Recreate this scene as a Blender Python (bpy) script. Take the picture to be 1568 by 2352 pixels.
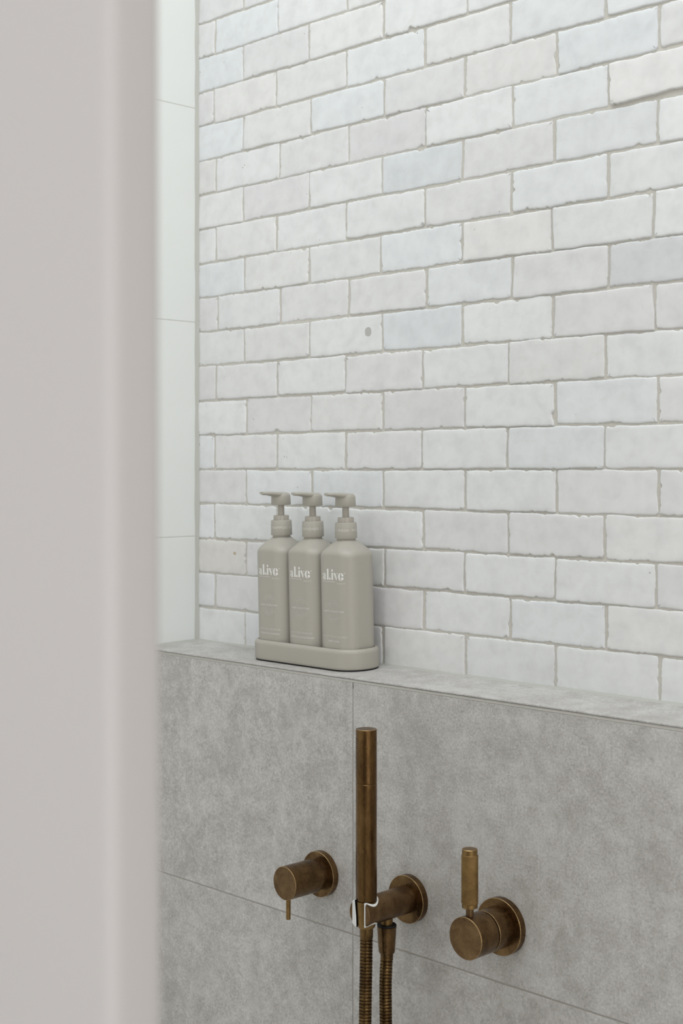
import bpy, bmesh, math, random
from mathutils import Vector, Matrix, noise

for o in list(bpy.data.objects):
    bpy.data.objects.remove(o, do_unlink=True)
S = bpy.context.scene
COL = S.collection
PI = math.pi
ZL = 1.05            # height of the ledge where it meets the tiled wall
YL = -0.0925         # front plane of the lower wall
SLOPE = math.radians(1.6)   # fall of the ledge towards the room

# ------------------------------------------------------------------ camera
cd = bpy.data.cameras.new('camera')
cam = bpy.data.objects.new('camera', cd); COL.objects.link(cam)
cam.location = (1.5666, -1.2668, ZL + 0.2405)
cam.rotation_euler = (PI / 2, 0, math.atan2(0.71025, 0.70395))
cd.sensor_fit = 'VERTICAL'; cd.sensor_height = 36; cd.sensor_width = 24
cd.lens = 3267 / 2352 * 36
cd.shift_y = -98 / 2352
cd.clip_start = 0.02
cd.dof.use_dof = True; cd.dof.focus_distance = 1.62; cd.dof.aperture_fstop = 8.0
S.camera = cam

# ------------------------------------------------------------------ world, lights, exposure
w = bpy.data.worlds.new('world'); S.world = w; w.use_nodes = True
w.node_tree.nodes['Background'].inputs[0].default_value = (0.75, 0.82, 0.9, 1)
w.node_tree.nodes['Background'].inputs[1].default_value = 0.3
S.view_settings.view_transform = 'Standard'; S.view_settings.look = 'None'
S.view_settings.gamma = 1; S.view_settings.use_curve_mapping = False
S.view_settings.exposure = 0.0
S.cycles.use_denoising = True

def area(name, loc, rot, sx, sy, power, col):
    l = bpy.data.lights.new(name, 'AREA'); l.shape = 'RECTANGLE'; l.size = sx; l.size_y = sy
    l.energy = power; l.color = col
    o = bpy.data.objects.new(name, l); COL.objects.link(o); o.location = loc; o.rotation_euler = rot
    return o
CEIL = 2.9
area('skylight_daylight', (0.9, -0.72, CEIL + 0.06), (0, 0, 0), 1.4, 1.0, 18.8, (0.945, 0.98, 1.0))
area('rear_fill_light', (1.3, -2.42, 1.55), (PI / 2, 0, 0), 1.5, 1.5, 15.2, (1.0, 0.99, 0.985))  # unseen fill lamp added behind the camera, no known window
area('side_fill_light', (2.56, -1.25, 1.35), (PI / 2, 0, PI / 2), 1.5, 1.9, 10.8, (1.0, 1.0, 1.0))  # fill lamp added at the right wall to brighten the shower, no window there

# ------------------------------------------------------------------ materials
def srgb(r, g, b):
    f = lambda c: (c / 255 / 12.92) if c / 255 <= 0.04045 else ((c / 255 + 0.055) / 1.055) ** 2.4
    return (f(r), f(g), f(b), 1)

class NM:
    def __init__(s, name):
        s.m = bpy.data.materials.new(name); s.m.use_nodes = True
        s.t = s.m.node_tree; s.n = s.t.nodes; s.b = s.n['Principled BSDF']
    def new(s, kind, **kw):
        x = s.n.new(kind)
        for k, v in kw.items():
            setattr(x, k, v)
        return x
    def link(s, a, b): s.t.links.new(a, b)
    def val(s, k, v): s.b.inputs[k].default_value = v
    def coord(s, kind='Object', scale=(1, 1, 1)):
        c = s.new('ShaderNodeTexCoord'); m = s.new('ShaderNodeMapping')
        m.inputs['Scale'].default_value = scale
        if kind == 'World':
            g = s.new('ShaderNodeNewGeometry'); s.link(g.outputs['Position'], m.inputs['Vector'])
        else:
            s.link(c.outputs[kind], m.inputs['Vector'])
        return m.outputs[0]
    def noise(s, vec, scale, detail=4, rough=0.55, dist=0.0):
        x = s.new('ShaderNodeTexNoise'); x.inputs['Scale'].default_value = scale
        x.inputs['Detail'].default_value = detail; x.inputs['Roughness'].default_value = rough
        x.inputs['Distortion'].default_value = dist
        s.link(vec, x.inputs['Vector']); return x.outputs[0]
    def ramp(s, fac, stops):
        x = s.new('ShaderNodeValToRGB'); r = x.color_ramp
        while len(r.elements) < len(stops): r.elements.new(0.5)
        for e, (p, c) in zip(r.elements, stops):
            e.position = p; e.color = c if len(c) == 4 else (*c, 1)
        s.link(fac, x.inputs[0]); return x.outputs[0]
    def mix(s, fac, a, b, mode='MIX'):
        x = s.new('ShaderNodeMix', data_type='RGBA', blend_type=mode)
        for sock, v in ((x.inputs[0], fac), (x.inputs[6], a), (x.inputs[7], b)):
            if hasattr(v, 'is_output'): s.link(v, sock)
            else: sock.default_value = v
        return x.outputs[2]
    def bump(s, h, strength, dist, prev=None):
        x = s.new('ShaderNodeBump'); x.inputs['Strength'].default_value = strength
        x.inputs['Distance'].default_value = dist; s.link(h, x.inputs['Height'])
        if prev is not None: s.link(prev, x.inputs['Normal'])
        return x.outputs[0]
    def color(s, c):
        if hasattr(c, 'is_output'): s.link(c, s.b.inputs['Base Color'])
        else: s.b.inputs['Base Color'].default_value = c
    def normal(s, n): s.link(n, s.b.inputs['Normal'])

def g(v): return (v, v, v, 1)

def mat_glaze():
    m = NM('glazed_tile'); p = m.coord('World')
    oi = m.new('ShaderNodeObjectInfo')
    n1 = m.noise(p, 38, 3, 0.5)
    blot = m.ramp(n1, [(0.3, (0.935, 0.935, 0.94, 1)), (0.52, (1.0, 1.0, 1.0, 1)), (0.72, (1.03, 1.03, 1.03, 1))])
    n2 = m.noise(p, 70, 3, 0.5, 0.5)
    blot = m.mix(1.0, blot, m.ramp(n2, [(0.32, (0.97, 0.966, 0.962, 1)), (0.55, (1.01, 1.01, 1.01, 1))]), 'MULTIPLY')
    c = m.mix(1.0, oi.outputs['Color'], blot, 'MULTIPLY')
    # tiny pinholes in the glaze
    v = m.new('ShaderNodeTexVoronoi'); v.inputs['Scale'].default_value = 60; m.link(p, v.inputs['Vector'])
    wn = m.new('ShaderNodeTexNoise'); wn.inputs['Scale'].default_value = 9; m.link(p, wn.inputs['Vector'])
    pin = m.ramp(v.outputs['Distance'], [(0.035, g(1)), (0.06, g(0))])
    gate = m.ramp(wn.outputs[0], [(0.56, g(0)), (0.6, g(1))])
    pf = m.mix(1.0, pin, gate, 'MULTIPLY')
    c = m.mix(pf, c, srgb(150, 146, 138))
    m.color(c); m.val('Roughness', 0.3); m.val('IOR', 1.5)
    b1 = m.bump(m.noise(p, 26, 2, 0.4), 0.35, 0.004)
    b2 = m.bump(m.noise(p, 110, 3, 0.5), 0.25, 0.0007, b1)
    m.normal(b2); return m.m

def mat_grout(name, col, sc=420):
    m = NM(name); p = m.coord('World')
    n1 = m.noise(p, sc, 3, 0.7)
    c = m.mix(n1, tuple(x * 0.86 for x in col[:3]) + (1,), tuple(min(1, x * 1.12) for x in col[:3]) + (1,))
    m.color(c); m.val('Roughness', 0.95); m.val('Specular IOR Level', 0.2)
    m.normal(m.bump(n1, 0.7, 0.0008)); return m.m

def mat_plain(name, col, rough, nz=0.0, scale=40):
    m = NM(name); p = m.coord('World')
    n1 = m.noise(p, scale, 3, 0.5)
    m.color(m.mix(n1, tuple(x * (1 - nz) for x in col[:3]) + (1,), tuple(min(1, x * (1 + nz)) for x in col[:3]) + (1,)))
    m.val('Roughness', rough); return m.m

def mat_concrete():
    m = NM('grey_stone_look_tile'); p = m.coord('World')
    oi = m.new('ShaderNodeObjectInfo')
    off = m.new('ShaderNodeVectorMath', operation='SCALE'); off.inputs[0].default_value = (3.1, 7.7, 5.3)
    m.link(oi.outputs['Random'], off.inputs['Scale'])
    ad = m.new('ShaderNodeVectorMath', operation='ADD'); m.link(p, ad.inputs[0]); m.link(off.outputs[0], ad.inputs[1])
    q = ad.outputs[0]
    big = m.noise(q, 9, 5, 0.6, 0.3)
    mid = m.noise(q, 46, 7, 0.74, 0.15)
    fine = m.noise(q, 380, 4, 0.75, 0.0)
    base = m.ramp(big, [(0.3, srgb(176, 172, 168)), (0.5, srgb(191, 188, 185)), (0.72, srgb(206, 205, 204))])
    c = m.mix(0.5, base, m.ramp(mid, [(0.40, srgb(153, 148, 144)), (0.5, srgb(189, 186, 182)), (0.61, srgb(218, 217, 216))]))
    c = m.mix(0.5, c, m.ramp(fine, [(0.34, srgb(144, 140, 135)), (0.5, srgb(189, 186, 182)), (0.68, srgb(224, 222, 221))]))
    # worn patches with a definite edge
    pt = m.ramp(m.noise(q, 15, 9, 0.76, 0.2), [(0.43, g(1)), (0.475, g(0.15)), (0.55, g(0))])
    c = m.mix(m.mix(1.0, pt, g(0.26), 'MULTIPLY'), c, srgb(150, 146, 140))
    pl = m.ramp(m.noise(q, 24, 8, 0.74, 0.1), [(0.52, g(0)), (0.57, g(1))])
    c = m.mix(m.mix(1.0, pl, g(0.24), 'MULTIPLY'), c, srgb(214, 213, 209))
    # pale veins
    ve = m.noise(q, 16, 7, 0.62, 1.6)
    vein = m.ramp(ve, [(0.485, g(0)), (0.5, g(1)), (0.515, g(0))])
    gate = m.ramp(m.noise(q, 5, 2), [(0.52, g(0)), (0.62, g(0.28))])
    c = m.mix(m.mix(1.0, vein, gate, 'MULTIPLY'), c, srgb(228, 227, 225))
    # dark specks
    sp = m.ramp(m.noise(q, 240, 2, 0.5), [(0.24, g(0.55)), (0.28, g(0))])
    c = m.mix(sp, c, srgb(138, 133, 127))
    m.color(c); m.val('Roughness', 0.44); m.val('Specular IOR Level', 0.5)
    m.normal(m.bump(fine, 0.18, 0.0006)); return m.m

def mat_brass(name, dark, mid, lite, rough=0.36, sc=1.0, streak=False):
    m = NM(name); p = m.coord('World', (1, 1, 0.35) if streak else (1, 1, 1))
    big = m.noise(p, 55 * sc, 4, 0.6, 0.5); fine = m.noise(p, 520 * sc, 4, 0.7)
    c = m.ramp(big, [(0.33, dark), (0.52, mid), (0.7, lite)])
    c = m.mix(0.3, c, m.ramp(fine, [(0.35, dark), (0.52, mid), (0.68, lite)]))
    sp = m.ramp(m.noise(p, 330, 2, 0.5), [(0.72, g(0)), (0.78, g(0.5))])
    c = m.mix(sp, c, srgb(170, 140, 95))
    m.color(c); m.val('Metallic', 0.92)
    r = m.ramp(m.noise(p, 130, 3, 0.6), [(0.35, g(rough - 0.06)), (0.65, g(rough + 0.12))])
    m.link(r, m.b.inputs['Roughness'])
    m.normal(m.bump(fine, 0.12, 0.0004)); return m.m

M = {}
M['glaze'] = mat_glaze()
M['grout'] = mat_grout('tile_grout', srgb(205, 202, 194))
M['pale_grout'] = mat_grout('pale_grout', srgb(216, 217, 212))
M['grout_grey'] = mat_grout('grey_grout', srgb(176, 173, 167))
M['sealant'] = mat_plain('corner_sealant', srgb(186, 187, 180), 0.45, 0.02)
M['white_tile'] = mat_plain('satin_white_tile', srgb(232, 235, 232), 0.28, 0.01, 6)
M['paint'] = mat_plain('painted_wall', srgb(226, 222, 218), 0.8, 0.01, 3)
M['panel'] = mat_plain('painted_panel', srgb(185, 181, 180), 0.7, 0.01, 3)
M['ceil'] = mat_plain('ceiling_paint', srgb(236, 236, 234), 0.9, 0.005, 3)
M['floor'] = mat_plain('floor_stone', srgb(196, 193, 187), 0.6, 0.04, 12)
M['stone'] = mat_concrete()
M['edge'] = mat_plain('mitred_edge', srgb(170, 167, 161), 0.7, 0.09, 160)
M['plastic'] = mat_plain('taupe_plastic', srgb(175, 171, 161), 0.42, 0.008, 30)
M['gloss_plastic'] = mat_plain('taupe_gloss_plastic', srgb(172, 166, 156), 0.2, 0.008, 30)
M['print'] = mat_plain('white_print', srgb(232, 231, 227), 0.6, 0.0)
M['print_soft'] = mat_plain('pale_print', srgb(222, 219, 212), 0.6, 0.0)
M['print_faint'] = mat_plain('faint_print', srgb(201, 198, 190), 0.6, 0.0)
M['rubber'] = mat_plain('black_rubber', srgb(14, 14, 13), 0.7, 0.0)
M['liner'] = mat_plain('white_liner', srgb(226, 227, 225), 0.45, 0.0)
M['brass'] = mat_brass('aged_brass', srgb(78, 58, 37), srgb(112, 87, 57), srgb(138, 111, 76), 0.27)
M['brass_dark'] = mat_brass('dark_aged_brass', srgb(88, 66, 46), srgb(116, 92, 64), srgb(142, 115, 82), 0.38)
M['brass_tube'] = mat_brass('aged_brass_tube', srgb(76, 55, 31), srgb(106, 80, 48), srgb(132, 105, 68), 0.27, 0.8, True)
M['brass_edge'] = mat_brass('worn_brass_edge', srgb(140, 113, 78), srgb(160, 133, 94), srgb(180, 154, 114), 0.34)
M['brass_knurl'] = mat_brass('knurled_brass', srgb(112, 88, 54), srgb(138, 111, 70), srgb(160, 131, 86), 0.34)
M['brass_hose'] = mat_brass('hose_brass', srgb(66, 48, 28), srgb(98, 76, 46), srgb(134, 108, 70), 0.27)

# ------------------------------------------------------------------ helpers
def link(name, me, mats, parent=None, loc=(0, 0, 0), smooth=None):
    if not isinstance(mats, (list, tuple)): mats = [mats]
    for k in mats: me.materials.append(k)
    me.name = name
    if smooth is not None:
        for p in me.polygons: p.use_smooth = True
        if smooth < 180: me.set_sharp_from_angle(angle=math.radians(smooth))
    o = bpy.data.objects.new(name, me); COL.objects.link(o)
    o.location = loc
    if parent: o.parent = parent
    return o

def obj(name, bm, mats, parent=None, loc=(0, 0, 0), smooth=None, fix=True):
    if fix: bmesh.ops.recalc_face_normals(bm, faces=bm.faces[:])
    me = bpy.data.meshes.new(name); bm.to_mesh(me); bm.free()
    return link(name, me, mats, parent, loc, smooth)

def thing(name, label, cat, loc, group=None):
    o = bpy.data.objects.new(name, None); COL.objects.link(o); o.location = loc
    o.empty_display_size = 0.02
    o['label'] = label; o['category'] = cat
    if group: o['group'] = group
    return o

def box(bm, x0, x1, y0, y1, z0, z1, bev=0.0):
    r = bmesh.ops.create_cube(bm, size=1)
    bmesh.ops.scale(bm, vec=(x1 - x0, y1 - y0, z1 - z0), verts=r['verts'])
    bmesh.ops.translate(bm, vec=((x0 + x1) / 2, (y0 + y1) / 2, (z0 + z1) / 2), verts=r['verts'])
    if bev:
        es = list({e for v in r['verts'] for e in v.link_edges})
        bmesh.ops.bevel(bm, geom=es, offset=bev, segments=2, affect='EDGES', profile=0.6)
    return bm

def boxobj(name, dims, mat, parent=None, bev=0.0):
    bm = bmesh.new(); box(bm, *dims, bev=bev)
    return obj(name, bm, mat, parent)

def struct(o):
    o['kind'] = 'structure'; return o

def lathe(bm, prof, mtx=Matrix.Identity(4), n=64, mi=None, cap0=True, cap1=True):
    """prof: [(r, z)], revolved about local z, then transformed by mtx. mi: material index per segment."""
    rings = []
    for r, z in prof:
        rings.append([bm.verts.new(mtx @ Vector((r * math.cos(2 * PI * k / n), r * math.sin(2 * PI * k / n), z))) for k in range(n)])
    for i in range(len(rings) - 1):
        a, b = rings[i], rings[i + 1]
        for k in range(n):
            f = bm.faces.new((a[k], a[(k + 1) % n], b[(k + 1) % n], b[k]))
            if mi: f.material_index = mi[i]
    if cap0: bm.faces.new(rings[0][::-1])
    if cap1: bm.faces.new(rings[-1])
    return bm

TOFRONT = Matrix.Rotation(PI / 2, 4, 'X')       # local z -> world -Y

def grid_surface(bm, rows, closed=True, cap0=True, cap1=True):
    rings = [[bm.verts.new(p) for p in r] for r in rows]
    n = len(rings[0])
    for a, b in zip(rings, rings[1:]):
        for k in range(n if closed else n - 1):
            bm.faces.new((a[k], a[(k + 1) % n], b[(k + 1) % n], b[k]))
    if cap0: bm.faces.new(rings[0][::-1])
    if cap1: bm.faces.new(rings[-1])
    return bm

# ------------------------------------------------------------------ room shell
struct(boxobj('floor', (-0.1, 2.7, -2.6, 0.12, -0.1, 0.0), M['floor']))
bm = bmesh.new()
sx0, sx1, sy0, sy1 = 0.2, 1.6, -1.22, -0.22
box(bm, -0.1, sx0, -2.6, 0.12, CEIL, CEIL + 0.1); box(bm, sx1, 2.7, -2.6, 0.12, CEIL, CEIL + 0.1)
box(bm, sx0, sx1, -2.6, sy0, CEIL, CEIL + 0.1); box(bm, sx0, sx1, sy1, 0.12, CEIL, CEIL + 0.1)
struct(obj('ceiling', bm, M['ceil']))
struct(boxobj('wall_right', (2.6, 2.7, -2.6, 0.12, 0, CEIL), M['paint']))
bm = bmesh.new()
box(bm, -0.1, 0.55, -2.6, -2.5, 0, CEIL); box(bm, 2.05, 2.7, -2.6, -2.5, 0, CEIL)
box(bm, 0.55, 2.05, -2.6, -2.5, 0, 0.8); box(bm, 0.55, 2.05, -2.6, -2.5, 2.3, CEIL)
struct(obj('wall_rear', bm, M['paint']))

# partition edge close to the camera, left of frame
bm = bmesh.new(); box(bm, 0.6, 1.1676, -0.9822, -0.9586, -1.29, 0.81)
bmesh.ops.bevel(bm, geom=bm.edges[:], offset=0.0055, segments=6, affect='EDGES', profile=0.5)
part = struct(obj('wall_partition', bm, M['panel'], loc=(0, 0, 1.29), smooth=60))
part.rotation_euler = (0, math.radians(-0.16), 0)

# tiled wall (grout bed) with its tiles
rng = random.Random(11)
wall_back = struct(boxobj('wall_back', (-0.1, 2.6, 0.0014, 0.12, 0, CEIL), M['grout']))
H = 0.0481
JOINTS = [
  [0.1020, 0.2341, 0.3607, 0.4939, 0.6221, 0.7546], [0.0389, 0.1671, 0.2955, 0.4275, 0.5584, 0.6877],
  [0.1052, 0.2333, 0.3637, 0.4921, 0.6215, 0.7504], [0.0374, 0.1663, 0.2963, 0.4268, 0.5565, 0.6868],
  [0.1042, 0.2337, 0.3615, 0.4928, 0.6233, 0.7531], [0.0374, 0.1667, 0.2955, 0.4247, 0.5546, 0.6863],
  [0.1052, 0.2322, 0.3607, 0.4921, 0.6212, 0.7525], [0.0402, 0.1676, 0.2951, 0.4261, 0.5565, 0.6874],
  [0.1002, 0.2292, 0.3589, 0.4875, 0.6186, 0.7484], [0.0449, 0.1729, 0.3010, 0.4324, 0.5615, 0.6915],
  [0.1002, 0.2292, 0.3563, 0.4886, 0.6174, 0.7473], [0.0407, 0.1660, 0.2960, 0.4292, 0.5609, 0.6913],
  [0.0984, 0.2284, 0.3589, 0.4885, 0.6197, 0.7520], [0.0407, 0.1714, 0.3010, 0.4310, 0.5621, 0.6921],
  [0.0984, 0.2317, 0.3622, 0.4921, 0.6239, 0.7541], [0.0364, 0.1654, 0.2971, 0.4296, 0.5590, 0.6879],
  [0.0984, 0.2284, 0.3622, 0.4948, 0.6251, 0.7541], [0.0389, 0.1689, 0.2986, 0.4289, 0.5584, 0.6879],
  [0.0984, 0.2309, 0.3607, 0.4928, 0.6227, 0.7525], [0.0393, 0.1680, 0.2979, 0.4289, 0.5584, 0.6885],
  [0.0984, 0.2309, 0.3607, 0.4928, 0.6227, 0.7525]]
CHIPS = [(0.4085, 0.7736, 0.0040, 0.0090), (0.3255, 0.7757, 0.0040, 0.0070), (0.2210, 0.8117, 0.0015, 0.0030),
  (0.4247, 0.7503, 0.0030, 0.0050), (0.2309, 0.7858, 0.0015, 0.0030), (0.2235, 0.7140, 0.0035, 0.0030),
  (0.2127, 0.6751, 0.0035, 0.0040), (0.4226, 0.6276, 0.0045, 0.0100), (0.4296, 0.6670, 0.0020, 0.0030),
  (0.1288, 0.5438, 0.0020, 0.0050), (0.2127, 0.5332, 0.0022, 0.0060), (0.2309, 0.4591, 0.0010, 0.0020),
  (0.5073, 0.7216, 0.0020, 0.0060), (0.5215, 0.6772, 0.0020, 0.0030), (0.5407, 0.6244, 0.0020, 0.0050),
  (0.7420, 0.5290, 0.0030, 0.0050), (0.6162, 0.2995, 0.0050, 0.0090), (0.6751, 0.2433, 0.0025, 0.0030),
  (0.6962, 0.2867, 0.0020, 0.0060), (0.3798, 0.2925, 0.0025, 0.0040), (0.1358, 0.5798, 0.0020, 0.0060),
  (0.4331, 0.5833, 0.0025, 0.0080), (0.4848, 0.4834, 0.0025, 0.0060), (0.7288, 0.5809, 0.0030, 0.0080),
  (0.6368, 0.5318, 0.0015, 0.0030), (0.5040, 0.5318, 0.0020, 0.0040), (0.6907, 0.0658, 0.0020, 0.0050),
  (0.7681, 0.5857, 0.0030, 0.0060), (0.4674, 0.0465, 0.0025, 0.0050), (0.6512, 0.1428, 0.0015, 0.0030),
  (0.1002, 0.2405, 0.0010, 0.0030), (0.5584, 0.0648, 0.0020, 0.0040), (0.4908, 0.4321, 0.0020, 0.0050),
  (0.3651, 0.4237, 0.0015, 0.0040)]
WHITE, COOL, BLUE, LILAC, WARM, GREY = (0.79, 0.80, 0.80), (0.77, 0.795, 0.81), (0.735, 0.762, 0.78), (0.75, 0.745, 0.75), (0.79, 0.785, 0.775), (0.70, 0.71, 0.725)
TINT = {(12, 3): BLUE, (10, 3): COOL, (8, 3): BLUE, (9, 6): GREY, (14, 0): COOL, (10, 0): COOL, (17, 1): COOL, (14, 2): COOL,
        (12, 1): LILAC, (13, 3): LILAC, (15, 1): WARM, (2, 0): (0.74, 0.725, 0.70), (7, 3): LILAC, (6, 3): LILAC, (6, 1): LILAC,
        (8, 5): LILAC, (15, 0): LILAC, (13, 0): WARM, (9, 0): LILAC, (7, 0): LILAC, (4, 2): COOL, (14, 4): WARM, (13, 4): WHITE,
        (13, 6): WARM, (16, 0): COOL, (16, 5): COOL, (14, 5): COOL, (10, 4): WARM, (6, 4): WHITE, (1, 3): LILAC, (8, 6): LILAC}

def tile_mesh(w_, h_, cx, cz, rng, corner, chips):
    """hand-made tile: ragged outline, rounded shoulder; face towards -Y at y = 0."""
    seed = Vector((rng.uniform(0, 50), rng.uniform(0, 50), rng.uniform(0, 50)))
    rad = rng.choice((0.0012, 0.0018, 0.0025, 0.0035))
    rad = min(rad, w_ * 0.2)
    step = 0.0019
    pts = []           # (x, z, nx, nz)
    hw, hh = w_ / 2, h_ / 2
    def line(x0, z0, x1, z1, nx, nz):
        L = math.hypot(x1 - x0, z1 - z0); n = max(2, int(L / step))
        for i in range(n):
            t = i / n; pts.append((x0 + (x1 - x0) * t, z0 + (z1 - z0) * t, nx, nz))
    def arc(cx_, cz_, a0):
        for i in range(4):
            a = a0 + i / 4 * PI / 2
            pts.append((cx_ + rad * math.cos(a), cz_ + rad * math.sin(a), math.cos(a), math.sin(a)))
    line(hw, -hh + rad, hw, hh - rad, 1, 0); arc(hw - rad, hh - rad, 0)
    line(hw - rad, hh, -hw + rad, hh, 0, 1); arc(-hw + rad, hh - rad, PI / 2)
    line(-hw, hh - rad, -hw, -hh + rad, -1, 0); arc(-hw + rad, -hh + rad, PI)
    line(-hw + rad, -hh, hw - rad, -hh, 0, -1); arc(hw - rad, -hh + rad, 1.5 * PI)
    rough = rng.uniform(0.5, 1.25)
    def warp(x, z):
        u, v = x / w_ + 0.5, z / h_ + 0.5
        dx = (corner[0][0] * (1 - u) + corner[1][0] * u) * (1 - v) + (corner[3][0] * (1 - u) + corner[2][0] * u) * v
        dz = (corner[0][1] * (1 - u) + corner[1][1] * u) * (1 - v) + (corner[3][1] * (1 - u) + corner[2][1] * u) * v
        return x + dx, z + dz
    rings = [[] for _ in range(6)]
    spec = ((0.0075, 0.0, 1.0), (0.0017, 0.0, 1.0), (0.0006, 0.0004, 1.0), (0.0002, 0.0010, 0.9), (0.0, 0.0021, 0.6), (0.0, 0.0060, 0.0))
    for x, z, nx, nz in pts:
        p = Vector((x * 1, 0, z * 1))
        d = noise.noise(p * 45 + seed) * 0.0013 + noise.noise(p * 170 + seed) * 0.0006 * rough + noise.noise(p * 520 + seed) * 0.00042 * rough
        # sharp little bites out of the glaze edge
        bite = noise.noise(p * 150 - seed)
        if bite > 0.36: d -= (bite - 0.36) * 0.0065 * rough
        x2, z2 = warp(x, z)
        for qx, qz, dep, wid in chips:
            rr = math.hypot(x2 + cx - qx, z2 + cz - qz)
            if rr < wid * 1.2:
                d -= dep * max(0.0, 1 - (rr / (wid * 0.75)) ** 2) * (0.8 + 0.5 * noise.noise(p * 700 + seed))
        for k, (y, ins, f) in enumerate(spec):
            xi = max(-hw + ins, min(hw - ins, x - nx * ins)); zi = max(-hh + ins, min(hh - ins, z - nz * ins))
            xi, zi = warp(xi, zi)
            rings[k].append((xi + nx * d * f, y, zi + nz * d * f))
    bm = bmesh.new()
    vs = [[bm.verts.new(q) for q in r] for r in rings]
    n = len(pts)
    for a, b in zip(vs, vs[1:]):
        for k in range(n):
            f = bm.faces.new((a[k], a[(k + 1) % n], b[(k + 1) % n], b[k])); f.smooth = True
    f = bm.faces.new(vs[-1]); f.smooth = True
    bmesh.ops.remove_doubles(bm, verts=vs[-1] + vs[-2], dist=1e-6)
    bm.normal_update()
    f = max(bm.faces, key=lambda q: len(q.verts))
    if f.normal.y > 0: bmesh.ops.reverse_faces(bm, faces=bm.faces[:])
    me = bpy.data.meshes.new('tile'); bm.to_mesh(me); bm.free(); return me

TILES = []
GV, GH = 0.0030, 0.0022
for r in range(21):
    js = [0.0022] + JOINTS[r]
    while js[-1] < 1.40: js.append(js[-1] + 0.1295 + rng.uniform(-0.0015, 0.0015))
    for c in range(len(js) - 1):
        x0, x1 = js[c] + (0.0004 if c == 0 else GV / 2), js[c + 1] - GV / 2
        z0, z1 = ZL + r * H + GH / 2, ZL + (r + 1) * H - GH / 2
        if r == 0: z0 = ZL - 0.002
        j = lambda a=0.0010: rng.uniform(-a, a)
        corner = [[j(), j()], [j(), j()], [j(), j()], [j(), j()]]
        if c == 0: corner[0][0] = corner[3][0] = 0
        if (r, c) == (13, 6): corner[1][1] += 0.0040; corner[0][1] += 0.0006
        if (r, c) == (12, 5): corner[2][1] -= 0.0022
        if (r, c) == (12, 6): corner[3][1] -= 0.0018; corner[2][1] -= 0.001
        cx, cz = (x0 + x1) / 2, (z0 + z1) / 2
        chips = [(a, b + ZL, d, e) for a, b, d, e in CHIPS if x0 - 0.004 < a < x1 + 0.004 and z0 - 0.004 < b + ZL < z1 + 0.004]
        for _ in range(rng.choice((0, 0, 1, 1, 2))):
            t = rng.random(); sd = rng.random()
            px, pz = (x0 + (x1 - x0) * t, z0 if sd < 0.6 else z1) if sd < 0.85 else (x1, z0 + (z1 - z0) * t)
            chips.append((px, pz, rng.uniform(0.0008, 0.0018), rng.uniform(0.0015, 0.004)))
        me = tile_mesh(x1 - x0, z1 - z0, cx, cz, rng, corner, chips)
        o = link('tile', me, M['glaze'], wall_back, (cx, rng.uniform(-0.0007, 0.0004), cz))
        # uneven bedding: bottom edges mostly stand a touch proud
        o.rotation_euler = (rng.gauss(-0.004, 0.008), 0, rng.gauss(0, 0.003))
        if (r, c) == (13, 6): o.rotation_euler = (-0.03, 0, 0.006); o.location.y -= 0.0008
        TILES.append((x0, x1, z0, z1, o))
        t = TINT.get((r, c))
        if t is None:
            t = rng.choice((WHITE, WHITE, WHITE, COOL, WARM, LILAC))
            t = tuple(0.6 * a + 0.4 * b for a, b in zip(t, WHITE))
        k = rng.uniform(0.97, 1.02)
        o.color = (t[0] * k, t[1] * k, t[2] * k, 1)

def patch(name, x, z, rx, rz, col):
    t = next(q for q in TILES if q[0] < x < q[1] and q[2] < z < q[3])[4]
    y = (t.location.y + math.sin(-t.rotation_euler.x) * (z - t.location.z) + math.sin(t.rotation_euler.z) * (x - t.location.x)) - 0.00012
    m = mat_plain(name + '_bare_clay', col, 0.9, 0.08, 500)
    bm = bmesh.new()
    vs = []
    for k in range(20):
        a = 2 * PI * k / 20; q = 1 + 0.12 * noise.noise(Vector((math.cos(a) * 2, math.sin(a) * 2, x * 90)))
        vs.append((x + rx * q * math.cos(a), z + rz * q * math.sin(a)))
    grid_surface(bm, [[(a, 0.0005, b) for a, b in vs], [(a, y, b) for a, b in vs]])
    obj(name, bm, m, wall_back)
patch('glaze_spot', 0.3353, ZL + 0.4114, 0.0056, 0.0058, srgb(186, 184, 180))
patch('glaze_spot', 0.0811, ZL + 0.1255, 0.0032, 0.0023, srgb(196, 184, 166))
patch('glaze_spot', 0.4262, ZL + 0.3740 + 0.1600, 0.0022, 0.0022, srgb(186, 186, 184))

# white tiled wall on the left
wall_left = struct(boxobj('wall_left', (-0.1, -0.0004, -2.6, 0.12, 0, CEIL), M['pale_grout']))
zs = [ZL + 0.1462 + 0.3010 * k for k in range(-4, 6)]
zs = [0.0] + [z for z in zs if 0.02 < z < CEIL - 0.02] + [CEIL]
ys = [0.0, -0.6, -1.2, -1.8, -2.4, -2.5]
for a, b in zip(ys, ys[1:]):
    for z0, z1 in zip(zs, zs[1:]):
        bm = bmesh.new(); box(bm, -0.008, 0.0, b + 0.0005, a - 0.0005, z0 + 0.0007, z1 - 0.0007, bev=0.0006)
        obj('tile', bm, M['white_tile'], wall_left)

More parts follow.
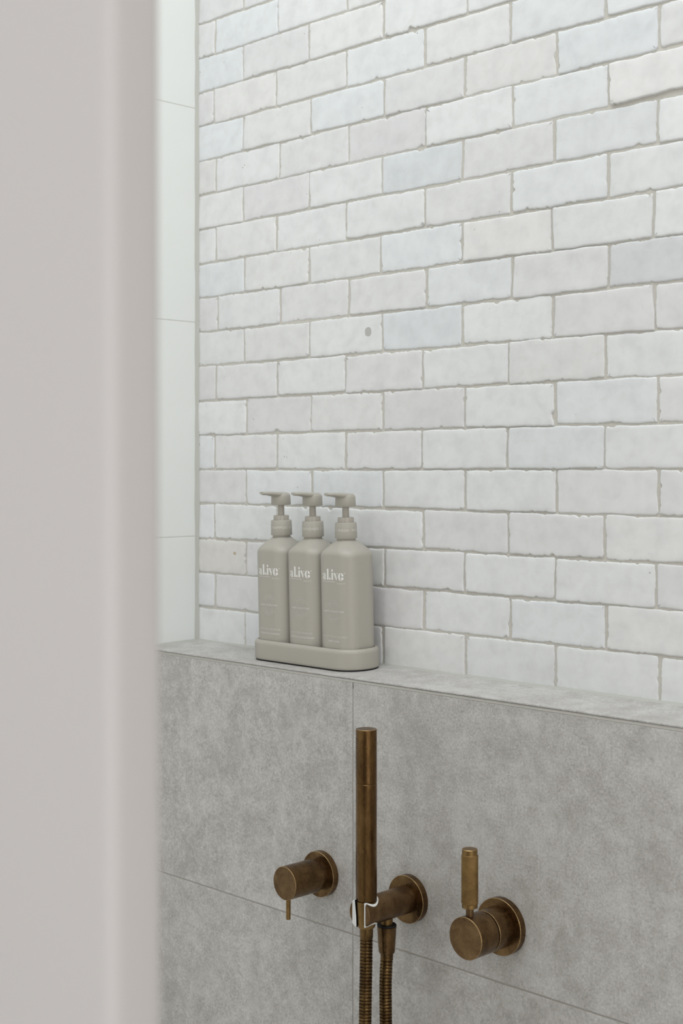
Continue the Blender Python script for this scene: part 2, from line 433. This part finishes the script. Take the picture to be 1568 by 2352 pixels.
# corner sealant bead, slightly uneven
def bead(name, pts, r, mat):
    """quarter bead along pts: list of (origin, dirA, dirB)."""
    bm = bmesh.new(); rows = []
    for i, (o, a, b) in enumerate(pts):
        k = r * (1 + 0.28 * noise.noise(Vector((i * 0.35, 3.3, r * 1000))))
        o, a, b = Vector(o), Vector(a), Vector(b)
        rows.append([o - a * 0.002 - b * 0.002, o + a * k * 1.1 - b * 0.002, o + a * k * 1.1, o + a * k * 0.5 + b * k * 0.42, o + b * k * 1.1, o + b * k * 1.1 - a * 0.002])
    grid_surface(bm, rows)
    return struct(obj(name, bm, mat, smooth=50))
bead('trim_1', [((0, -0.0002, ZL + t * 0.012), (1, 0, 0), (0, -1, 0)) for t in range(0, 90)], 0.0040, M['sealant'])

# ------------------------------------------------------------------ ledge and lower wall of large grey tiles
tS = math.tan(SLOPE)
zf = ZL + YL * tS                      # front edge height of the ledge
wall_lower = struct(boxobj('wall_lower', (-0.05, 2.6, YL + 0.0007, 0.05, 0, ZL - 0.015), M['grout_grey']))
XJ = [0.0005, 0.4005, 1.0025, 1.6045, 2.2, 2.6]
lz = [ZL - 0.3007, ZL - 0.6020, ZL - 0.9035, 0.0]
for x0, x1 in zip(XJ, XJ[1:]):
    top = zf - 0.0047
    for zb in lz:
        bm = bmesh.new(); box(bm, x0 + 0.0009, x1 - 0.0009, YL, YL + 0.009, zb + (0.001 if zb else 0), top, bev=0.0005)
        obj('tile', bm, M['stone'], wall_lower)
        top = zb - 0.001
    # ledge tile, falling towards the room
    bm = bmesh.new(); box(bm, x0 + 0.0004, x1 - 0.0004, YL + 0.0008, 0.004, -0.0016, 0.0, bev=0.0003)
    o = obj('ledge_tile', bm, M['stone'], wall_lower)
    o.matrix_world = Matrix.Translation((0, 0, ZL)) @ Matrix.Rotation(SLOPE, 4, 'X')
# mitred edge strip between the ledge and the face
bm = bmesh.new(); rows = []
for i in range(221):
    x = 0.0005 + i * 0.012
    n1 = noise.noise(Vector((x * 22, 0, 0))) * 0.0005; n2 = noise.noise(Vector((x * 34, 5, 0))) * 0.0004
    rows.append([(x, YL + 0.008, zf - 0.007), (x, YL + 0.008, zf - 0.0014), (x, YL + 0.0026, zf - 0.0015), (x, YL + 0.0013 + n1 * 0.6, zf - 0.0021 + n2 * 0.4), (x, YL + 0.0008 + n1 * 0.5, zf - 0.0037 + n2 * 0.6),
                 (x, YL - 0.0002, zf - 0.0044 + n2 * 0.6), (x, YL - 0.0001, zf - 0.0049), (x, YL + 0.0012, zf - 0.007)])
grid_surface(bm, rows)
struct(obj('trim_2', bm, M['edge'], smooth=30))
# sealant at the foot of both walls
bead('trim_3', [((0.0005 + t * 0.02, -0.0006, ZL - 0.0002), (0, -1, 0), (0, 0, 1)) for t in range(0, 60)], 0.0022, M['sealant'])
bead('trim_4', [((0.0, -0.0006 - t * 0.004, ZL - (0.0006 + t * 0.004) * tS - 0.0002), (1, 0, 0), (0, 0, 1)) for t in range(0, 24)], 0.0024, M['sealant'])

# ------------------------------------------------------------------ tray and pump bottles
def rrect(L, D, r, n=12):
    out = []
    for sx, sy, a0 in ((1, 1, 0), (-1, 1, 90), (-1, -1, 180), (1, -1, 270)):
        for i in range(n + 1):
            a = math.radians(a0 + 90 * i / n)
            out.append((sx * (L / 2 - r) + r * math.cos(a), sy * (D / 2 - r) + r * math.sin(a)))
    return out
def inset_rr(L, D, r, d, z):
    return [(x, y, z) for x, y in rrect(L - 2 * d, D - 2 * d, max(0.002, r - d))]

TX, TY = 0.2815, -0.0385
TILT = Matrix.Translation((0, 0, ZL)) @ Matrix.Rotation(SLOPE, 4, 'X')
tray = thing('bottle_tray', 'taupe stadium-shaped tray holding three pump bottles on the stone ledge', 'tray', (0, 0, 0))
tray.matrix_world = TILT @ Matrix.Translation((TX, TY, 0))
L, D, R = 0.1925, 0.0665, 0.0315
bm = bmesh.new()
prof = [(0.0035, 0.0016), (0.0008, 0.0019), (0.0002, 0.0030), (0.0, 0.0050), (0.0, 0.0215)]
for i in range(7):
    a = i / 6 * PI / 2; prof.append((0.0042 * (1 - math.cos(a)), 0.0215 + 0.0048 * math.sin(a)))
for i in range(1, 4):
    a = i / 3 * PI / 2; prof.append((0.0042 + 0.0010 * math.sin(a), 0.0263 - 0.0012 * (1 - math.cos(a))))
prof += [(0.0053, 0.0060), (0.0060, 0.0045)]
grid_surface(bm, [inset_rr(L, D, R, d, z) for d, z in prof])
obj('tray_shell', bm, M['plastic'], tray, smooth=60)
bm = bmesh.new(); grid_surface(bm, [inset_rr(L, D, R, 0.0014, z) for z in (0.0, 0.0018)])
obj('rubber_base', bm, M['rubber'], tray)

BW, BD, BR = 0.0579, 0.0530, 0.0185     # bottle width, depth and corner radius
def smin(a, b, k):
    h = max(0.0, min(1.0, 0.5 + 0.5 * (b - a) / k)); return b * (1 - h) + a * h - k * h * (1 - h)
ZT = 0.1515
def body_mesh():
    bm = bmesh.new(); rows = []; out = rrect(BW, BD, BR, 20)
    zz = [0.0, 0.0006, 0.0025, 0.01, 0.03, 0.06, 0.09, 0.115] + [0.12 + (ZT - 0.12) * (i / 34) for i in range(35)]
    for z in zz:
        sh = 0.004 if z == 0 else (0.0015 if z < 0.001 else 0)
        row = []
        for x, y in out:
            q = math.hypot(x, y); r = smin(q - sh, 0.0112 + (ZT - z) * 1.42 - max(0, ZT - 0.0045 - z) * 0.10, 0.0065)
            row.append((x / q * r, y / q * r, z))
        rows.append(row)
    rows.append([(x / math.hypot(x, y) * 0.0112, y / math.hypot(x, y) * 0.0112, ZT + 0.0002) for x, y in out])
    grid_surface(bm, rows); return bm

def on_front(s, z, off=0.00012):
    """map arc length s from the front centre line to the bottle's skin (front = -Y)."""
    k = BW / 2 - BR; sg = 1 if s >= 0 else -1; a = abs(s)
    if a <= k: return (s, -BD / 2 - off, z)
    t = (a - k) / BR
    return (sg * (k + (BR + off) * math.sin(t)), -(BD / 2 - BR + (BR + off) * math.cos(t)), z)

def text_polys(txt, size, spacing=1.0):
    cu = bpy.data.curves.new('t', 'FONT'); cu.body = txt; cu.size = size; cu.align_x = 'CENTER'; cu.space_character = spacing
    cu.resolution_u = 3
    o = bpy.data.objects.new('t', cu); COL.objects.link(o)
    dg = bpy.context.evaluated_depsgraph_get(); me = bpy.data.meshes.new_from_object(o.evaluated_get(dg))
    vs = [(v.co.x, v.co.y) for v in me.vertices]; fs = [tuple(p.vertices) for p in me.polygons]
    bpy.data.objects.remove(o, do_unlink=True); bpy.data.curves.remove(cu); bpy.data.meshes.remove(me)
    return vs, fs

def flat_print(name, shapes, fmap, mat, parent, label=None):
    """shapes: list of (verts2d, faces); fmap maps a 2-d point to the surface."""
    V, F = [], []
    for vs, fs in shapes:
        b = len(V); V += [fmap(x, y) for x, y in vs]; F += [tuple(b + i for i in f) for f in fs]
    me = bpy.data.meshes.new(name); me.from_pydata(V, [], F); me.update()
    o = link(name, me, mat, parent)
    if label: o['label'] = label
    return o

def strip(outer, inner):
    """polygon band between two open outlines."""
    n = len(outer); vs = outer + inner
    return vs, [(i, i + 1, n + i + 1, n + i) for i in range(n - 1)]
def ell(cx, cy, rx, ry, a0, a1, n=18):
    return [(cx + rx * math.cos(math.radians(a0 + (a1 - a0) * i / n)), cy + ry * math.sin(math.radians(a0 + (a1 - a0) * i / n))) for i in range(n + 1)]
def poly(p): return p, [tuple(range(len(p)))]
def wordmark(k, x0, z0):
    """high-contrast stencil lower-case letters a l . i v e; unit = x-height."""
    sh = []
    # a: ball, bowl, heavy stem
    sh.append(poly(ell(0.17, 0.77, 0.12, 0.145, 0, 340, 14)))
    sh.append(strip(ell(0.36, 0.76, 0.30, 0.24, 150, 20, 12), ell(0.36, 0.78, 0.20, 0.17, 150, 20, 12)))
    sh.append(poly([(0.44, 0.0), (0.80, 0.0), (0.80, 0.05), (0.74, 0.08), (0.70, 0.14), (0.70, 0.74), (0.66, 0.86), (0.56, 0.95), (0.44, 0.99)]))
    sh.append(strip(ell(0.37, 0.29, 0.32, 0.29, 75, 290, 18), ell(0.38, 0.29, 0.10, 0.23, 75, 290, 18)))
    # l
    sh.append(poly([(0.98, 0.0), (1.34, 0.0), (1.34, 1.62), (0.98, 1.62), (0.98, 1.56), (1.0, 1.53)]))
    # full stop
    sh.append(poly(ell(1.60, 0.17, 0.165, 0.19, 0, 345, 18)))
    # i
    sh.append(poly([(1.93, 0.0), (2.29, 0.0), (2.29, 1.06), (1.93, 1.06)]))
    sh.append(poly(ell(2.10, 1.40, 0.17, 0.205, 0, 345, 18)))
    # v
    sh.append(poly([(2.36, 1.06), (2.78, 1.06), (3.02, 0.32), (3.02, 0.02), (2.90, 0.02)]))
    sh.append(poly([(3.02, 0.98), (3.30, 0.98), (3.30, 1.06), (3.02, 1.06)]))
    sh.append(poly([(3.06, 0.30), (3.10, 0.30), (3.22, 0.98), (3.17, 0.98)]))
    # e
    sh.append(strip(ell(3.78, 0.54, 0.44, 0.58, 92, 268, 22), ell(3.80, 0.54, 0.13, 0.52, 92, 268, 22)))
    sh.append(poly(ell(3.84, 0.62, 0.42, 0.50, 90, 0, 14) + [(3.92, 0.62), (3.90, 0.98)]))
    sh.append(poly(ell(4.06, 0.27, 0.20, 0.21, 0, 345, 16)))
    sh.append(strip(ell(3.82, 0.52, 0.38, 0.56, 268, 330, 10), ell(3.82, 0.54, 0.34, 0.50, 268, 330, 10)))
    # small registered ring
    sh.append(strip(ell(4.42, 1.06, 0.09, 0.09, 0, 360, 14), ell(4.42, 1.06, 0.055, 0.055, 0, 360, 14)))
    # rule
    sh.append(strip([(0.02 + 0.13 * i, -0.235) for i in range(21)], [(0.02 + 0.13 * i, -0.28) for i in range(21)]))
    return [([(x0 + x * k, z0 + y * k) for x, y in vs], fs) for vs, fs in sh]

def collar_map(r, zc, turn):
    def f(x, y):
        a = x / r - PI / 2 + turn
        return (r * math.cos(a), r * math.sin(a), zc + y)
    return f

BODY = None
def bottle(dx, label, word, turn, lines, collection):
    global BODY
    t = thing('pump_bottle', label, 'bottle', (0, 0, 0), 'pump bottles standing in the tray')
    t.matrix_world = TILT @ Matrix.Translation((TX + dx, TY, 0.0047))
    if BODY is None:
        o = obj('body', body_mesh(), M['plastic'], t, smooth=180); BODY = o.data
    else:
        o = bpy.data.objects.new('body', BODY); COL.objects.link(o); o.parent = t
    body = o
    # collar with slight flare, pump base, stem
    bm = bmesh.new(); z0 = ZT + 0.0017
    lathe(bm, [(0.0118, z0), (0.01335, z0), (0.0136, z0 + 0.0004), (0.0134, z0 + 0.010), (0.0131, z0 + 0.0182), (0.0128, z0 + 0.0188), (0.0123, z0 + 0.0192)], n=56)
    col = obj('collar', bm, M['plastic'], t, smooth=35)
    bm = bmesh.new(); lathe(bm, [(0.0112, ZT - 0.002), (0.0112, z0 + 0.001)], n=32)
    obj('neck', bm, M['gloss_plastic'], t, smooth=35)
    z1 = z0 + 0.0190
    bm = bmesh.new(); lathe(bm, [(0.0099, z1 - 0.001), (0.0099, z1 + 0.0055), (0.0097, z1 + 0.0061), (0.0091, z1 + 0.0064), (0.0050, z1 + 0.0064)], n=48)
    obj('pump_base', bm, M['gloss_plastic'], t, smooth=35)
    z2 = z1 + 0.0064
    bm = bmesh.new(); lathe(bm, [(0.0043, z2 - 0.001), (0.0041, z2 + 0.0150)], n=32)
    obj('stem', bm, M['gloss_plastic'], t, smooth=35)
    # pump head: rounded cap flowing into a flat spout towards the front
    z3 = z2 + 0.0133
    bm = bmesh.new(); pr = [(0.0046, z3 + 0.0006), (0.0046, z3), (0.0124, z3), (0.0127, z3 + 0.0003), (0.0123, z3 + 0.0105)]
    for i in range(1, 9):
        a = i / 8 * PI / 2; pr.append((0.0123 - 0.0050 * (1 - math.cos(a)), z3 + 0.0105 + 0.0050 * math.sin(a)))
    pr += [(0.004, z3 + 0.0160), (0.0004, z3 + 0.0161)]
    lathe(bm, pr, n=56)
    rows = []
    for i in range(22):
        u = i / 21; y = 0.006 - u * 0.0385
        hw_ = 0.0108 * (1 - u) ** 0.9 + 0.0046 * u ** 0.8
        if u > 0.93: hw_ *= 1 - 2.2 * (u - 0.93)
        zt = z3 + 0.0152 + 0.0023 * math.sin(min(1, u * 1.15) * PI * 0.55)
        zb = z3 + 0.0060 + 0.0072 * min(1, u * 1.25) ** 0.8
        if u > 0.9: zb += (u - 0.9) * 0.012
        cz_, hz = (zt + zb) / 2, (zt - zb) / 2
        row = []
        for k in range(24):
            a = 2 * PI * k / 24; cc, ss = math.cos(a), math.sin(a)
            row.append((hw_ * math.copysign(abs(cc) ** 0.7, cc), y, cz_ + hz * math.copysign(abs(ss) ** 0.75, ss)))
        rows.append(row)
    grid_surface(bm, rows)
    obj('pump_head', bm, M['plastic'], t, smooth=60)
    # printing
    F = lambda x, y: on_front(x + 0.0024, y)
    k = 0.00815
    flat_print('logo', wordmark(k, -2.2 * k, 0.1043), F, M['print'], body, 'white wordmark')
    vs, fs = text_polys('BODY', 0.0031, 1.5)
    flat_print('logo_text', [([(x + 0.0128, y + 0.0993) for x, y in vs], fs)], F, M['print_soft'], body)
    em = []; ec = 0.0665; e1, e2 = 0.0132, 0.0081
    for a0, a1 in ((18, 162), (198, 342)):
        em.append(strip(ell(0, ec, e1, e1, a0, a1, 28), ell(0, ec, e1 - 0.0004, e1 - 0.0004, a0, a1, 28)))
        em.append(strip(ell(0, ec, e2, e2, a0 + 6, a1 - 6, 24), ell(0, ec, e2 - 0.0004, e2 - 0.0004, a0 + 6, a1 - 6, 24)))
        a = a0 + 18; q = random.Random(3)
        while a < a1 - 20:
            b = a + q.uniform(3, 7)
            em.append(strip(ell(0, ec, 0.0110, 0.0110, a, b, 3), ell(0, ec, 0.0098, 0.0098, a, b, 3))); a = b + q.choice((1.5, 1.5, 4))
    flat_print('emblem', em, F, M['print_faint'], body)
    vs, fs = text_polys(collection, 0.0031, 1.12)
    flat_print('emblem_text', [([(x, y + ec - 0.0011) for x, y in vs], fs)], F, M['print'], body)
    sh = []
    for i, ln in enumerate(lines):
        vs, fs = text_polys(ln, 0.0031, 1.05); sh.append(([(x, y + 0.0349 - i * 0.0056) for x, y in vs], fs))
    flat_print('product_text', sh[:1], F, M['print_soft'], body); flat_print('product_text', sh[1:], F, M['print'], body)
    vs, fs = text_polys(word, 0.0047, 1.1)
    flat_print('collar_text', [(vs, fs)], collar_map(0.01352, z0 + 0.0085, turn), M['print_soft'], col)
    return t

bottle(-0.0583, 'taupe pump bottle with SHAMPOO on its collar, nearest the white corner', 'SHAMPOO SHAMPOO SHAMPOO', 0.56, ('WHITE TEA & ARGAN OIL', 'HYDRATING SHAMPOO'), 'HAIR COLLECTION')
bottle(0.0, 'taupe pump bottle with CONDITIONER on its collar, in the middle of the tray', 'CONDITIONER CONDITIONER CONDITIONER', 0.10, ('WHITE TEA & ARGAN OIL', 'HYDRATING CONDITIONER'), 'HAIR COLLECTION')
bottle(0.0583, 'taupe pump bottle with WASH on its collar, at the right end of the tray', 'WASH  WASH  WASH  WASH  WASH', 0.50, ('SEA COTTON & COCONUT', 'BODY WASH'), 'EARTH COLLECTION')

# ------------------------------------------------------------------ brass fittings
def disc(name, x, z, r, th, parent, y0=0.0, mat='brass'):
    """round wall plate, local coordinates with the wall at y = 0 and front towards -Y."""
    bm = bmesh.new()
    lathe(bm, [(r - 0.0003, 0.0), (r, 0.0004), (r, th - 0.0005), (r - 0.0005, th), (0.004, th)], TOFRONT, 96, [0, 0, 1, 0])
    return obj(name, bm, [M[mat], M['brass_edge']], parent, (x, y0, z), smooth=30)

def knob(name, r, y0, y1, parent, mat='brass', front=True, edge=0.0006):
    bm = bmesh.new()
    lathe(bm, [(r - 0.0004, y0), (r, y0 + 0.0004), (r, y1 - edge), (r - edge, y1), (0.002, y1)], TOFRONT, 80, [0, 0, 1 if front else 0, 2 if front else 0])
    bm.faces.ensure_lookup_table(); bm.faces[-1].material_index = 2 if front else 0
    return obj(name, bm, [M[mat], M['brass_edge'], M['brass_dark']], parent, smooth=30)

# small tap on the left with a pin lever pointing down
tap = thing('diverter_tap', 'small brass wall tap with thin pin lever pointing down, left of hand shower', 'tap', (0.3501, YL, ZL - 0.2392))
disc('wall_plate', 0, 0, 0.0267, 0.0085, tap)
knob('neck', 0.0178, 0.0083, 0.0185, tap, 'brass_dark', False)
cap = knob('cap', 0.0194, 0.0165, 0.0616, tap)
bm = bmesh.new(); lathe(bm, [(0.0022, -0.0430), (0.0027, -0.0425), (0.0027, -0.0150)], Matrix.Identity(4), 28, [1, 0])
obj('pin_lever', bm, [M['brass_knurl'], M['brass_edge']], tap, (0, -0.0555, 0), smooth=35)

# mixer on the right with a knurled lever pointing up
mix = thing('mixer_tap', 'aged brass wall mixer with an upright knurled lever handle, right of the hand shower', 'tap', (0.6235, YL, ZL - 0.2390))
disc('wall_plate', 0, 0, 0.0298, 0.0085, mix)
knob('sleeve', 0.0216, 0.0083, 0.0312, mix, 'brass', True, 0.0004)
knob("inner_barrel", 0.0196, 0.0300, 0.0345, mix, "rubber", False)
knob('cap', 0.0218, 0.0336, 0.0616, mix)
bm = bmesh.new(); lathe(bm, [(0.0040, 0.0185), (0.0040, 0.0310)], Matrix.Identity(4), 32)
lev = obj('lever_stem', bm, M['brass_dark'], mix, (0, -0.0545, 0), smooth=35)
bm = bmesh.new(); a0, a1 = 0.0300, 0.0906
lathe(bm, [(0.0070, a0), (0.0080, a0 + 0.0005), (0.0080, a0 + 0.0050)], Matrix.Identity(4), 48, [1, 0], True, True)
obj('grip_end', bm, [M['brass_knurl'], M['brass_edge']], mix, (0, -0.0545, 0), smooth=35)
bm = bmesh.new(); lathe(bm, [(0.0080, a1 - 0.0065), (0.0080, a1 - 0.0006), (0.0074, a1), (0.001, a1)], Matrix.Identity(4), 48, [0, 1, 0], True, True)
obj('grip_end', bm, [M['brass_knurl'], M['brass_edge']], mix, (0, -0.0545, 0), smooth=35)
# diamond knurling as real relief
rows = []; NA, NZ = 216, 170; zA, zB = a0 + 0.0045, a1 - 0.0058
for i in range(NZ + 1):
    z = zA + (zB - zA) * i / NZ; row = []
    e = min(1.0, min(z - zA, zB - z) / 0.0006)
    for k in range(NA):
        th = 2 * PI * k / NA; p1 = 36 * th + z * 2 * PI / 0.0015; p2 = 36 * th - z * 2 * PI / 0.0015
        d = (abs(math.sin(p1 / 2)) * abs(math.sin(p2 / 2)))
        r_ = (0.0081 + 0.00065 * d) * e + 0.0079 * (1 - e)
        row.append((r_ * math.cos(th), r_ * math.sin(th), z))
    rows.append(row)
bm = bmesh.new(); grid_surface(bm, rows)
obj('knurled_grip', bm, M['brass_knurl'], mix, (0, -0.0545, 0), smooth=180, fix=False)

# wall outlet with the holder arm
HX = 0.4913; HZ = ZL - 0.2386; AX = 0.0707     # arm axis, handset axis distance from the wall
hold = thing('shower_holder', 'aged brass wall outlet with a slotted holder arm carrying the hand shower', 'shower holder', (HX, YL, HZ))
disc('wall_plate', 0, 0, 0.0265, 0.0085, hold)

def mesh_of(bm):
    me = bpy.data.meshes.new('m'); bmesh.ops.recalc_face_normals(bm, faces=bm.faces[:]); bm.to_mesh(me); bm.free()
    o = bpy.data.objects.new('m', me); COL.objects.link(o); return o
def boolean(a, b, op):
    md = a.modifiers.new('b', 'BOOLEAN'); md.operation = op; md.object = b; md.solver = 'EXACT'
    dg = bpy.context.evaluated_depsgraph_get(); me = bpy.data.meshes.new_from_object(a.evaluated_get(dg))
    bpy.data.objects.remove(a, do_unlink=True)
    o = bpy.data.objects.new('m', me); COL.objects.link(o); return o
AR = 0.0153; AEND = AX + 0.0112
def cone_r(z): return 0.0104 + (z + 0.012) * 0.045       # handset cone radius about the arm (z relative to arm axis)
def arm_cyl(r, y1, bev):
    bm = bmesh.new(); lathe(bm, [(r, 0.0), (r, y1 - bev), (r - bev, y1)], TOFRONT, 96); return mesh_of(bm)
def vcone(extra):
    bm = bmesh.new(); lathe(bm, [(cone_r(-0.03) + extra, -0.03), (cone_r(0.03) + extra, 0.03)], Matrix.Translation((0, -AX, 0)), 96); return mesh_of(bm)
def slot(hw_, y0, y1, hl=None):
    bm = bmesh.new(); box(bm, -(hl or hw_), hw_, -y1, -y0, -0.05, 0.05); return mesh_of(bm)
c1, s1 = vcone(0.0016), slot(0.0096, AX, AX + 0.03)
arm = boolean(boolean(arm_cyl(AR, AEND, 0.0012), c1, 'DIFFERENCE'), s1, 'DIFFERENCE')
am = arm.data.copy()
lin = boolean(arm_cyl(AR + 0.0004, AEND + 0.0006, 0.0004), c1, 'INTERSECT')
s2 = slot(0.0096, AX, AX + 0.03)
jaw = boolean(arm_cyl(AR + 0.0004, AEND + 0.0006, 0.0004), s2, 'INTERSECT')
c2, s3 = vcone(0.0001), slot(0.0083, AX, AX + 0.03, 0.0038)
lin = boolean(boolean(lin, c2, 'DIFFERENCE'), s3, 'DIFFERENCE')
jaw = boolean(boolean(jaw, c2, 'DIFFERENCE'), s3, 'DIFFERENCE')
bm = bmesh.new(); bm.from_mesh(lin.data); bm.from_mesh(jaw.data); bmesh.ops.recalc_face_normals(bm, faces=bm.faces[:]); lm = bpy.data.meshes.new('liner'); bm.to_mesh(lm); bm.free()
for o in (c1, s1, c2, s2, s3, arm, lin, jaw): bpy.data.objects.remove(o, do_unlink=True)
am.materials.clear(); lm.materials.clear()
for q in list(am.polygons) + list(lm.polygons): q.material_index = 0
link('arm', am, M['brass_dark'], hold, smooth=30)
link('liner', lm, M['liner'], hold, smooth=30)['label'] = 'white plastic liner'
EY = 0.0385                                      # outlet elbow distance from the wall
bm = bmesh.new(); lathe(bm, [(0.0066, -0.0240), (0.0066, -0.0100)], Matrix.Identity(4), 40)
obj('outlet_spigot', bm, M['brass_knurl'], hold, (0, -EY, 0), smooth=30)
bm = bmesh.new(); lathe(bm, [(0.0070, -0.0226), (0.0106, -0.0224), (0.0108, -0.0215), (0.0100, -0.0205), (0.0066, -0.0205)], Matrix.Identity(4), 48)
obj('seal_ring', bm, M['rubber'], hold, (0, -EY, 0), smooth=50)

# hand shower: spray head, handle, cone, hose in one loop back to the outlet
hs = thing('hand_shower', 'aged brass stick hand shower with ribbed metal hose, resting in the wall holder', 'hand shower', (HX, YL - AX, HZ))
zt, zs_, zr = 0.1981, 0.1396, 0.0132              # top, seam and ring heights relative to the arm axis
hr = 0.01145
bm = bmesh.new(); lathe(bm, [(hr - 0.0004, zs_ + 0.0002), (hr, zs_ + 0.0006), (hr, zt - 0.0004), (hr - 0.0004, zt), (0.001, zt)], Matrix.Identity(4), 80, [0, 0, 1, 0])
head = obj('spray_head', bm, [M['brass_tube'], M['brass_edge']], hs, smooth=35)
bm = bmesh.new(); lathe(bm, [(hr - 0.0005, zs_ - 0.0012), (hr - 0.0005, zs_ + 0.0012)], Matrix.Identity(4), 48)
obj('seam', bm, M['brass_dark'], hs, smooth=35)
bm = bmesh.new(); lathe(bm, [(hr - 0.0012, zr - 0.0008), (hr - 0.0005, zr), (hr, zr + 0.0010), (hr, zs_ - 0.0006), (hr - 0.0004, zs_ - 0.0001)], Matrix.Identity(4), 80)
obj('handle', bm, M['brass_tube'], hs, smooth=35)
bm = bmesh.new(); lathe(bm, [(0.0074, -0.0170), (0.0088, -0.0168), (0.0094, -0.0158), (cone_r(-0.0125), -0.0125), (cone_r(zr - 0.003), zr - 0.003), (cone_r(zr) - 0.0003, zr - 0.0012), (0.0100, zr - 0.0006)], Matrix.Identity(4), 80)
obj('cone_end', bm, M['brass_knurl'], hs, smooth=35)
# spray holes
bm = bmesh.new()
for i in range(14):
    z = zt - 0.0103 - i * 0.00242
    for j in range(7):
        a = math.radians(-82 - j * 14)
        if i in (0, 13) and j in (0, 6): continue
        m_ = Matrix.Rotation(a, 4, 'Z') @ Matrix.Translation((hr - 0.0004, 0, z)) @ Matrix.Rotation(PI / 2, 4, 'Y')
        lathe(bm, [(0.00055, 0.0), (0.00055, 0.00052), (0.0003, 0.00056)], m_, 8)
nz = obj('spray_nozzles', bm, M['rubber'], head); nz['kind'] = 'stuff'

def sweep(bm, pts, prof_r, n=20):
    T0 = None; frames = []
    nrm = Vector((1, 0, 0))
    for i in range(len(pts)):
        t = (pts[min(i + 1, len(pts) - 1)] - pts[max(i - 1, 0)]).normalized()
        nrm = (nrm - t * nrm.dot(t)).normalized(); b = t.cross(nrm)
        frames.append((pts[i], nrm.copy(), b))
    rows = [[p + (a * math.cos(2 * PI * k / n) + b * math.sin(2 * PI * k / n)) * r for k in range(n)] for (p, a, b), r in zip(frames, prof_r)]
    grid_surface(bm, rows)
dy = AX - EY                                      # the outlet sits this far behind the handset axis
P = [Vector(v) for v in ((0, 0, -0.0260), (0.0, -0.0010, -0.08), (-0.0005, -0.004, -0.20), (0.0, -0.016, -0.36), (0.004, -0.018, -0.47), (0.006, 0.012, -0.545),
     (0.006, dy + 0.010, -0.535), (0.004, dy + 0.028, -0.45), (0.002, dy + 0.016, -0.33), (0.0, dy + 0.002, -0.20), (0, dy - 0.0020, -0.10), (0, dy, -0.0520))]
def crom(P, n=400):
    out = []
    Q = [P[0] * 2 - P[1]] + P + [P[-1] * 2 - P[-2]]
    for i in range(1, len(Q) - 2):
        for k in range(60):
            t = k / 60; a, b, c, d = Q[i - 1], Q[i], Q[i + 1], Q[i + 2]
            out.append(0.5 * (2 * b + (c - a) * t + (2 * a - 5 * b + 4 * c - d) * t * t + (3 * b - a - 3 * c + d) * t ** 3))
    out.append(P[-1]); return out
raw = crom(P); dist = [0.0]
for a, b in zip(raw, raw[1:]): dist.append(dist[-1] + (b - a).length)
pitch = 0.0036; cyc = ((0.0, 0.0057), (0.18, 0.0057), (0.24, 0.0068), (0.42, 0.00705), (0.70, 0.00705), (0.90, 0.0068), (0.97, 0.0057))
sp, sr = [], []; nT = int(dist[-1] / pitch); j = 0
for i in range(nT):
    for u, r_ in cyc:
        s_ = (i + u) * pitch
        while j < len(dist) - 2 and dist[j + 1] < s_: j += 1
        t = (s_ - dist[j]) / max(1e-9, dist[j + 1] - dist[j]); sp.append(raw[j].lerp(raw[j + 1], t)); sr.append(r_)
bm = bmesh.new(); sweep(bm, sp, sr)
obj('hose', bm, M['brass_hose'], hs, smooth=40)
bm = bmesh.new(); lathe(bm, [(0.0070, -0.0275), (0.0073, -0.0270), (0.0073, -0.0160)], Matrix.Identity(4), 40)
obj('hose_ferrule', bm, M['brass_hose'], hs, smooth=35)
bm = bmesh.new(); lathe(bm, [(0.0066, -0.0600), (0.0070, -0.0595), (0.0070, -0.0500)], Matrix.Identity(4), 40)
obj('hose_ferrule', bm, M['brass_hose'], hs, (0, dy, 0), smooth=35)
bm = bmesh.new(); lathe(bm, [(0.0070, -0.0522), (0.0083, -0.0520), (0.0090, -0.0508), (0.0092, -0.0485), (0.0107, -0.0240), (0.0107, -0.0228), (0.0070, -0.0226)], Matrix.Identity(4), 64)
obj('hose_nut', bm, M['brass'], hs, (0, dy, 0), smooth=35)
